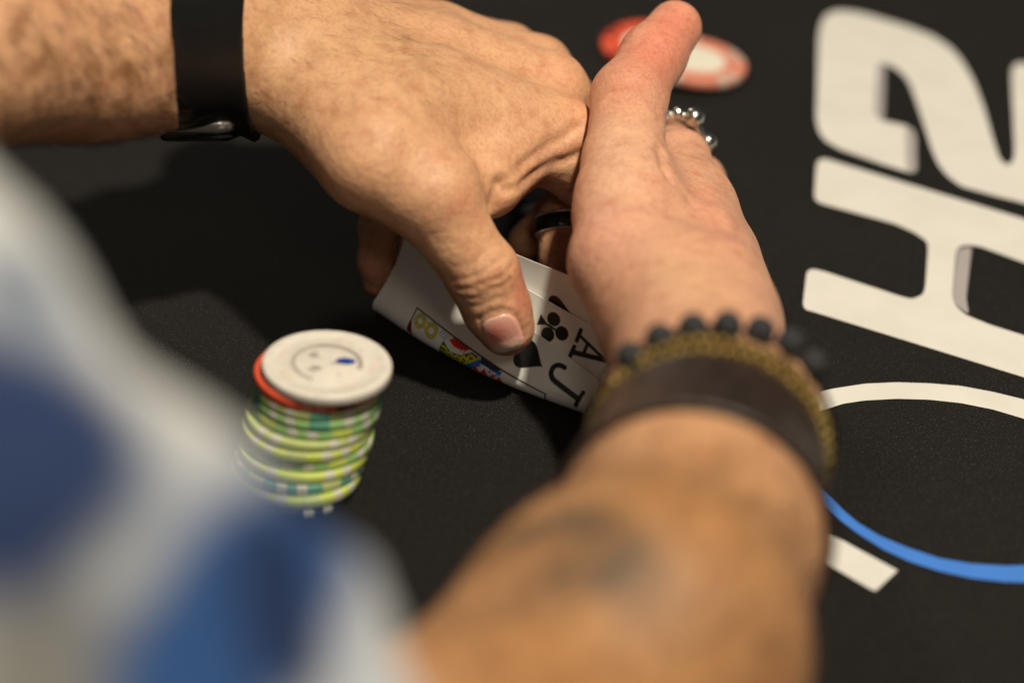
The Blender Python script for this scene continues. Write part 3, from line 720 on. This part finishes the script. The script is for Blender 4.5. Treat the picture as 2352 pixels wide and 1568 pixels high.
# ------------------------------------------------------------------ thumbnail of the left hand
def march(f, P, d, n=60, step=.4, lev=0.0):
    """walk from P along d until the field falls under lev"""
    P = np.array(P, float); done = np.zeros(P.shape[:-1], bool)
    for _ in range(n):
        v = f.sample(P); done |= v < lev
        P = np.where(done[..., None], P, P + d * np.clip(v, .15, step)[..., None])
    return P
def make_nail(f, tip, base, toward, cen, hw, hl):
    a = unit(tip - base); n = toward - a * (toward @ a); n = unit(n); sd = np.cross(a, n)
    uu = np.linspace(-1, 1, 41); ll = np.linspace(-1, 1, 41)
    X, Y = np.meshgrid(uu, ll, indexing='ij')
    # squircle outline, flatter at the root
    k = np.maximum(np.abs(X), np.abs(Y)); q = (np.abs(X) ** 3.4 + np.abs(Y) ** 3.4) ** (1 / 3.4); sc = np.where(q > 0, k / np.maximum(q, 1e-9), 1)
    X, Y = X * sc, Y * sc
    taper = 1 + .06 * Y
    P0 = cen + sd * (X * hw * taper)[..., None] + a * (Y * hl)[..., None] + n * 16
    P = march(f, P0, -n, 90, .5)
    dp = np.einsum('ijk,k->ij', P0 - P, n); ok = f.sample(P) < .3; dp = np.where(ok, dp, np.percentile(dp[ok], 92)); P = P0 - n * dp[..., None]
    rr = np.minimum((np.abs(X) ** 3.4 + np.abs(Y) ** 3.4) ** (1 / 3.4), 1)
    edge = np.clip((rr - .84) / .16, 0, 1)
    drop = np.where(Y > .55, .10, -.45)                       # the free edge stands proud, the root and sides dip under the skin
    side = np.clip(np.abs(X), 0, 1) ** 6
    lift = .42 * (1 - edge) + edge * (drop * (1 - side) + -.45 * side)
    P = P + n * lift[..., None]
    low = P - n * .5
    m = 41; i = np.arange(m * m).reshape(m, m)
    Q = np.stack([i[:-1, :-1], i[1:, :-1], i[1:, 1:], i[:-1, 1:]], -1).reshape(-1, 4)
    rim = np.concatenate([i[:, 0], i[-1, 1:], i[-2::-1, -1], i[0, -2:0:-1]]); r2 = np.roll(rim, -1); N = m * m
    me = mesh_np('fingernail', np.concatenate([P.reshape(-1, 3), low.reshape(-1, 3)]), np.concatenate([Q, Q[:, ::-1] + N, np.stack([rim, rim + N, r2 + N, r2], 1)]))
    c = np.empty((m, m, 3)); c[:] = (.72, .36, .28)
    red = np.exp(-(((X - .25) / .6) ** 2 + ((Y + .05) / .45) ** 2)); c += (np.array((.66, .19, .14)) - c) * (.9 * red)[..., None]
    lun = np.clip((-.55 - Y) / .3, 0, 1); c += (np.array((.62, .40, .33)) - c) * (.6 * lun)[..., None]
    pale = np.clip((Y - .35) / .35, 0, 1); c += (np.array((.70, .46, .36)) - c) * (.8 * pale)[..., None]
    fe = np.clip((Y - (.80 - .12 * X * X)) / .06, 0, 1); c += (np.array((.80, .70, .58)) - c) * (.8 * fe)[..., None]
    c = c.reshape(-1, 3); color_attr(me, 'nail_colour', np.concatenate([c, c]))
    return link('fingernail', me, person, M_NAIL), P, rr
M_NAIL = attr_material('nail', 'nail_colour', .27, .5, .12, 500)
TOWARD = unit(CAM - NAILC) + R * -.10 + U * .10
nail, NP, NR = make_nail(LH, J(1172, 790, 24), J(1138, 690, 36), TOWARD, NAILC, 6.1, 6.4)

# ------------------------------------------------------------------ shirt
SH = Field((-640, -640, -2), (60, 60, 470), 4.0)
hem = JD(470, 1790, 735)
sleeve = [(RSH, 64), (JD(-122, 1474, 690), 50.5), (hem, 50)]
SH.chain(sleeve, 10, 30)
SH.chain([(JD(-290, 480, 705), 14), (JD(-170, 780, 695), 11)], 30, 10)
SH.chain([(LSH, 78), (LSH + (LEL - LSH) * .55, 60)], 10, 30)
SH.chain([(LSH, 76), (RSH, 78)], 30, 30)
SH.chain([((LSH + RSH) / 2 - 20 * up, 118), ((LSH + RSH) / 2 - 330 * up + np.array([-30, 20, 0]), 135)], 40, 30)
ends = [(hem, unit(hem - JD(-60, 1440, 690))), (LSH + (LEL - LSH) * .5, unit(LEL - LSH))]
ax = [SH.o[k] + SH.h * np.arange(SH.n[k]) for k in range(3)]
G = np.stack(np.meshgrid(*ax, indexing='ij'), -1)
g0, g1, g2 = G[..., 0], G[..., 1], G[..., 2]
fold = 3.0 * np.sin(g0 * .05 + g2 * .07 + 2 * np.sin(g1 * .03)) + 2.0 * np.sin(g0 * .11 - g1 * .09) + 1.2 * np.sin(g2 * .16 + g0 * .1)
body = SH.F - fold
shell = body.copy()
for p, n in ends:
    near = np.linalg.norm(G - p, axis=-1) < 130
    d = (G - p) @ n
    cav = np.where(near & (d > -45), -(body + 9), -50)                # the sleeve is hollow at its hem
    shell = np.where(near, np.maximum(np.maximum(shell, d), cav), shell)
Vs, Qs = surface(shell.astype(np.float32), SH.o, SH.h); Vs = smooth_verts(Vs, Qs, 3, .5)
me = mesh_np('shirt', Vs, Qs)
sx, sy = proj(Vs)
sc = Sculpt(Vs, Qs)
cs = np.tile(np.array((.37, .375, .375)), (len(Vs), 1))
DB, MB_ = (.009, .020, .062), (.028, .085, .24)
for line, wd, c in (([(60, 1440), (230, 1400)], 15, (.27, .26, .235)), ([(120, 1570), (250, 1540)], 15, (.15, .145, .13)), ([(290, 1246), (210, 1300)], 10, (.36, .37, .36)), ([(60, 700)], 10, (.13, .15, .19)), ([(150, 800)], 7, (.22, .24, .28)),
                    ([(260, 1090), (400, 1180)], 8, (.24, .27, .32)), ([(55, 975)], 20, DB), ([(0, 1130)], 18, DB), ([(-60, 980)], 18, DB), ([(540, 1215)], 8, (.10, .17, .28)), ([(600, 1260), (550, 1400), (460, 1580)], 17, (.018, .055, .165)), ([(650, 1320), (665, 1440)], 11, DB), ([(850, 1540)], 7, (.30, .33, .38))):
    wgt = np.clip(1.9 * np.exp(-(sc.near(line) / wd) ** 2.6), 0, 1); cs += (np.array(c) - cs) * wgt[:, None]
# the print goes on over the rest of the shirt
rs = np.random.RandomState(5)
hid = (sx < -60) | (sy > 1640) | (sc.face == False)
idx = np.where(hid)[0]
for i in rs.choice(idx, 46, replace=False):
    d = np.linalg.norm(Vs - Vs[i], axis=1); wgt = np.clip(1.8 * np.exp(-(d / rs.uniform(13, 26)) ** 3), 0, 1) * hid
    cs += (np.array(DB if rs.rand() < .5 else MB_) - cs) * wgt[:, None]
color_attr(me, 'shirt_colour', cs)
M_SHIRT = attr_material('shirt_cotton', 'shirt_colour', .85, .2, .3, 700)
link('shirt', me, person, M_SHIRT)

# ------------------------------------------------------------------ wrist watch
def band(f, p0, p1, lo, hi, h=None):
    """a strip of the given thickness lying on the arm between two points of its axis"""
    a = unit(p1 - p0)
    ax = [f.o[k] + f.h * np.arange(f.n[k]) for k in range(3)]
    d = (ax[0][:, None, None] - p0[0]) * a[0] + (ax[1][None, :, None] - p0[1]) * a[1] + (ax[2][None, None, :] - p0[2]) * a[2]
    L = np.linalg.norm(p1 - p0)
    s = np.maximum(np.maximum(f.F - hi, lo - f.F), np.maximum(-d, d - L) ).astype(np.float32)
    V, Q = surface(s, f.o, f.h); return smooth_verts(V, Q, 3, .5), Q
pW0 = J(404, 68, 99); pW1 = pW0 + unit(R * 1.0 - F * .06) * 24.6
watch = tag(empty('wristwatch', J(470, 262, 90)), 'slim silver watch on a wide black strap round the left wrist', 'watch')
def under(parent, o):
    o.parent = parent; o.matrix_parent_inverse = Matrix.Translation(-parent.location); return o
Vb, Qb = band(LH, pW0, pW1, .1, 3.0)
under(watch, link('strap', mesh_np('strap', Vb, Qb), None, M_STRAP))
aW = unit(pW1 - pW0); cW = J(460, 70, 98)
nW = -U * .96 + F * .10; nW = unit(nW - aW * (nW @ aW)); sW = np.cross(aW, nW)
pc = cW.copy()
while LH.sample(pc) < 1.5: pc = pc + nW * .3
def rounded_box(name, c, ex, ey, ez, hx, hy, z0, z1, rc, m, bev=.8, seg=6):
    pts = []
    for qx, qy, a0 in ((1, 1, 0), (-1, 1, 90), (-1, -1, 180), (1, -1, 270)):
        for k in range(seg + 1):
            a = math.radians(a0 + 90 * k / seg); pts.append((qx * (hx - rc) + rc * math.cos(a), qy * (hy - rc) + rc * math.sin(a)))
    V, Fc = [], []; n = len(pts)
    rings = [(z0, bev), (z0 + bev * .3, bev * .3), (z0 + bev, 0), (z1 - bev, 0), (z1 - bev * .3, bev * .3), (z1, bev)]
    for z, ins in rings:
        for x, y in pts:
            x *= (hx - ins) / hx; y *= (hy - ins) / hy; V.append(c + ex * x + ey * y + ez * z)
    for r in range(len(rings) - 1):
        for k in range(n): Fc.append((r * n + k, r * n + (k + 1) % n, (r + 1) * n + (k + 1) % n, (r + 1) * n + k))
    Fc.append(tuple(reversed(range(n)))); Fc.append(tuple((len(rings) - 1) * n + k for k in range(n)))
    return link(name, mesh_np(name, V, Fc, True), None, m)
case = under(watch, rounded_box('case', pc, aW, sW, nW, 12.5, 18.5, -4.2, 2.4, 5, M_STEEL, 3.0))
under(watch, rounded_box('crystal', pc, aW, sW, nW, 11.6, 16.4, 2.4, 4.8, 4.6, M_GLASS, 1.4))
V, Fc = lathe([(.01, 0), (1.6, 0), (1.9, .3), (1.9, 2.0), (1.5, 2.4), (.01, 2.4)], 20)
cr = under(watch, link('crown', mesh_np('crown', [pc - aW * 12.4 - sW * 0 + nW * 0 + (-aW) * z + sW * x + nW * y for x, y, z in V], Fc), None, M_STEEL))
lug = under(watch, rounded_box('strap_loop', pc - aW * 15.5 + nW * .5, aW, sW, nW, 3.4, 12.5, -1.2, 1.2, 1.2, M_STRAP, .5))

# ------------------------------------------------------------------ bracelets on the right wrist
aR = unit(W1 - W3)
def loop(f, c, a, n, clear, off=0.0, droop=0.0):
    """n points round the arm, clear mm above the skin"""
    a, b, d = frame(a); out = []
    for k in range(n):
        t = 2 * math.pi * (k + off) / n; dr = b * math.cos(t) + d * math.sin(t); p = np.array(c, float)
        for _ in range(200):
            if f.sample(p) > clear: break
            p = p + dr * .3
        out.append(p + dr * droop)
    return out
def axis_at(t): return W2 + (W1 - W2) * t if t > 0 else W2 + (W3 - W2) * -t
lava = tag(empty('beaded_bracelet', axis_at(.12)), 'bracelet of black lava stone beads nearest the right hand', 'bracelet')
BL = axis_at(-.10); pts = loop(RH, BL, aR, 23, 2.7)
bead = sphere_mesh('bead', 4.3, 10); bead.materials.append(M_LAVA)
rb = np.random.RandomState(2)
for p in pts:
    if proj(p)[0] < 1440 or (proj(p)[0] > 1800 and proj(p)[1] > 880): continue                              # only cord on the inner side of the wrist
    q = (p - BL) @ R
    o = under(lava, link('bead', bead)); o.location = Vector(p + aR * (rb.uniform(-.5, .5) + .2 * q + .12 * max(q - 12, 0))) * MM; o.rotation_euler = rb.uniform(0, 6, 3)
def tube(name, pts, r, m, closed=True, n=8):
    P = np.array(pts); N_ = len(P); V, Fc = [], []
    for k in range(N_):
        t = unit(P[(k + 1) % N_] - P[k - 1]) if closed or 0 < k < N_ - 1 else unit(P[min(k + 1, N_ - 1)] - P[max(k - 1, 0)])
        _, b, d = frame(t)
        for j in range(n): V.append(P[k] + r * (b * math.cos(2 * math.pi * j / n) + d * math.sin(2 * math.pi * j / n)))
    for k in range(N_ if closed else N_ - 1):
        for j in range(n): Fc.append((k * n + j, k * n + (j + 1) % n, ((k + 1) % N_) * n + (j + 1) % n, ((k + 1) % N_) * n + j))
    return link(name, mesh_np(name, V, Fc), None, m)
under(lava, tube('cord', pts, .7, M_STRAP))
gold = tag(empty('gold_bracelet', axis_at(-.06)), 'double strand of small brass brown beads between the black beads and the leather cuff', 'bracelet')
gb = sphere_mesh('bead', 1.75, 7); gb.materials.append(M_GOLD)
for t, off in ((-.195, 0), (-.275, .5)):
    gp = loop(RH, axis_at(t), aR, 62, 1.9, off)
    under(gold, tube('cord', gp, .4, M_STRAP))
    for p in gp:
        o = under(gold, link('bead', gb)); o.location = Vector(p + aR * rb.uniform(-.8, .8)) * MM; o.rotation_euler = rb.uniform(0, 6, 3)
Vb, Qb = band(RH, axis_at(-.93), axis_at(-.33), .6, 3.8)
tag(link('leather_cuff', mesh_np('leather_cuff', Vb, Qb), None, M_LEATHER), 'wide dark brown leather cuff round the right wrist below the bead bracelets', 'cuff')

# ------------------------------------------------------------------ rings
rc_ = J(1548, 334, 43); ra = unit(J(1532, 338, 36) - J(1562, 366, 49))
ring = tag(empty('silver_ring', rc_), 'silver ring with round balls on the right index finger beside the thumb', 'ring')
_, b, d = frame(ra)
rp = [rc_ + 9.9 * (b * math.cos(t) + d * math.sin(t)) for t in np.linspace(0, 2 * math.pi, 48, endpoint=False)]
under(ring, tube('ring_band', rp, 1.3, M_SILVER))
def ball(x, y, r, name='ball', sq=(1, 1, 1)):
    """a ball of the ring: the point of the band's circle that is seen at x, y"""
    best = min(np.linspace(0, 2 * math.pi, 360), key=lambda t: (lambda q: (q[0] - x) ** 2 + (q[1] - y) ** 2)(proj(rc_ + 11.0 * (b * math.cos(t) + d * math.sin(t)))))
    p = rc_ + (9.9 + r * .45) * (b * math.cos(best) + d * math.sin(best))
    me = sphere_mesh(name, r, 12, sq); me.materials.append(M_SILVER)
    o = under(ring, link(name, me)); o.location = Vector(p) * MM; return o
ball(1584, 283, 3.4); ball(1607, 328, 3.1); ball(1556, 268, 2.2); ball(1538, 262, 1.5); ball(1570, 266, 1.4); ball(1524, 266, 1.3); ball(1600, 370, 2.4)
ca, cb = J(1355, 430, 36), J(1300, 515, 30)
f_ax = unit(J(1302, 590, 22) - J(1300, 515, 30)); f_c = J(1300, 519, 29.6)
wed = tag(empty('band_ring', f_c), 'black band ring with silver rims on the finger behind the cards', 'ring')
_, b, d = frame(f_ax)
def ring_band(name, r0, r1, z0, z1, m):
    prof = [(r0, z0), (r1 - .2, z0), (r1, z0 + .25), (r1, z1 - .25), (r1 - .2, z1), (r0, z1)]; n = 48; V, Fc = [], []
    for k in range(n):
        t = 2 * math.pi * k / n
        for q, z in prof: V.append(f_c + q * (b * math.cos(t) + d * math.sin(t)) + f_ax * z)
    p = len(prof)
    for k in range(n):
        for i in range(p): Fc.append((k * p + i, k * p + (i + 1) % p, ((k + 1) % n) * p + (i + 1) % p, ((k + 1) % n) * p + i))
    return under(wed, link(name, mesh_np(name, V, Fc), None, m))
ring_band('band', 8.8, 10.2, -2.4, 2.4, M_BLACKMETAL); ring_band('rim', 8.8, 10.35, -3.2, -2.4, M_STEEL); ring_band('rim', 8.8, 10.35, 2.4, 3.0, M_STEEL)

# ------------------------------------------------------------------ hair on the arms
def hairs(sc, test, n, axis, lmin, lmax, rad, seed):
    """short strands that lie along the arm, three-sided and tapering to a point"""
    r = np.random.RandomState(seed); idx = np.where(test)[0]; idx = r.choice(idx, n)
    V, Q = [], []
    for i in idx:
        N_ = sc.N[i]; t = axis - N_ * (axis @ N_); t = unit(t); s = np.cross(N_, t)
        d = unit(t + s * r.normal(0, .45)); L = r.uniform(lmin, lmax); up_ = r.uniform(.25, .7); bend = r.normal(0, .25)
        p = sc.V[i] - N_ * .2; b0 = len(V)
        for k in range(4):
            f = k / 3; c = p + d * L * f + s * bend * L * f * f * .5 + N_ * L * (up_ * f - .45 * up_ * f * f) * .6; w_ = rad * (1 - .8 * f)
            for a in (0, 2.094, 4.189): V.append(c + w_ * (math.cos(a) * s + math.sin(a) * N_))
        for k in range(3):
            for a in range(3): Q.append((b0 + 3 * k + a, b0 + 3 * k + (a + 1) % 3, b0 + 3 * k + 3 + (a + 1) % 3, b0 + 3 * k + 3 + a))
    return V, Q
HV, HQ = [], []
for sc, test, n, axis, lo, hi, rad, seed in (
        (SB, (SB.px < 400) & (SB.px > -60) & (SB.py < 400) & (SB.z > 1050), 1500, R * .8 - U * .6, 6, 13, .075, 1),
        (SL, (SL.px > 560) & (SL.px < 1000) & (SL.py < 240) & (SL.py > -150) & (SL.N[:, 2] > .1), 260, R * .9 - U * .45, 4, 9, .05, 2),
        (SB, (SB.px > 950) & (SB.px < 1900) & (SB.py > 1000) & (SB.py < 1700) & (SB.z < 1090), 1500, W1 - W3, 8, 15, .095, 3),
        (SR, (SR.px > 1450) & (SR.px < 1780) & (SR.py > 480) & (SR.py < 720) & (SR.N @ unit(np.array([.8, -.1, .55])) > .3), 60, W1 - W3, 4, 8, .045, 4)):
    v, q = hairs(sc, test, n, unit(axis), lo, hi, rad, seed)
    HQ += [tuple(a + len(HV) for a in f) for f in q]; HV += v
M_HAIR = mat('arm_hair', (.055, .028, .012), .45, 0, .4)[0]
tag(link('arm_hair', mesh_np('arm_hair', HV, np.array(HQ)), person, M_HAIR), None, None, None, 'stuff')
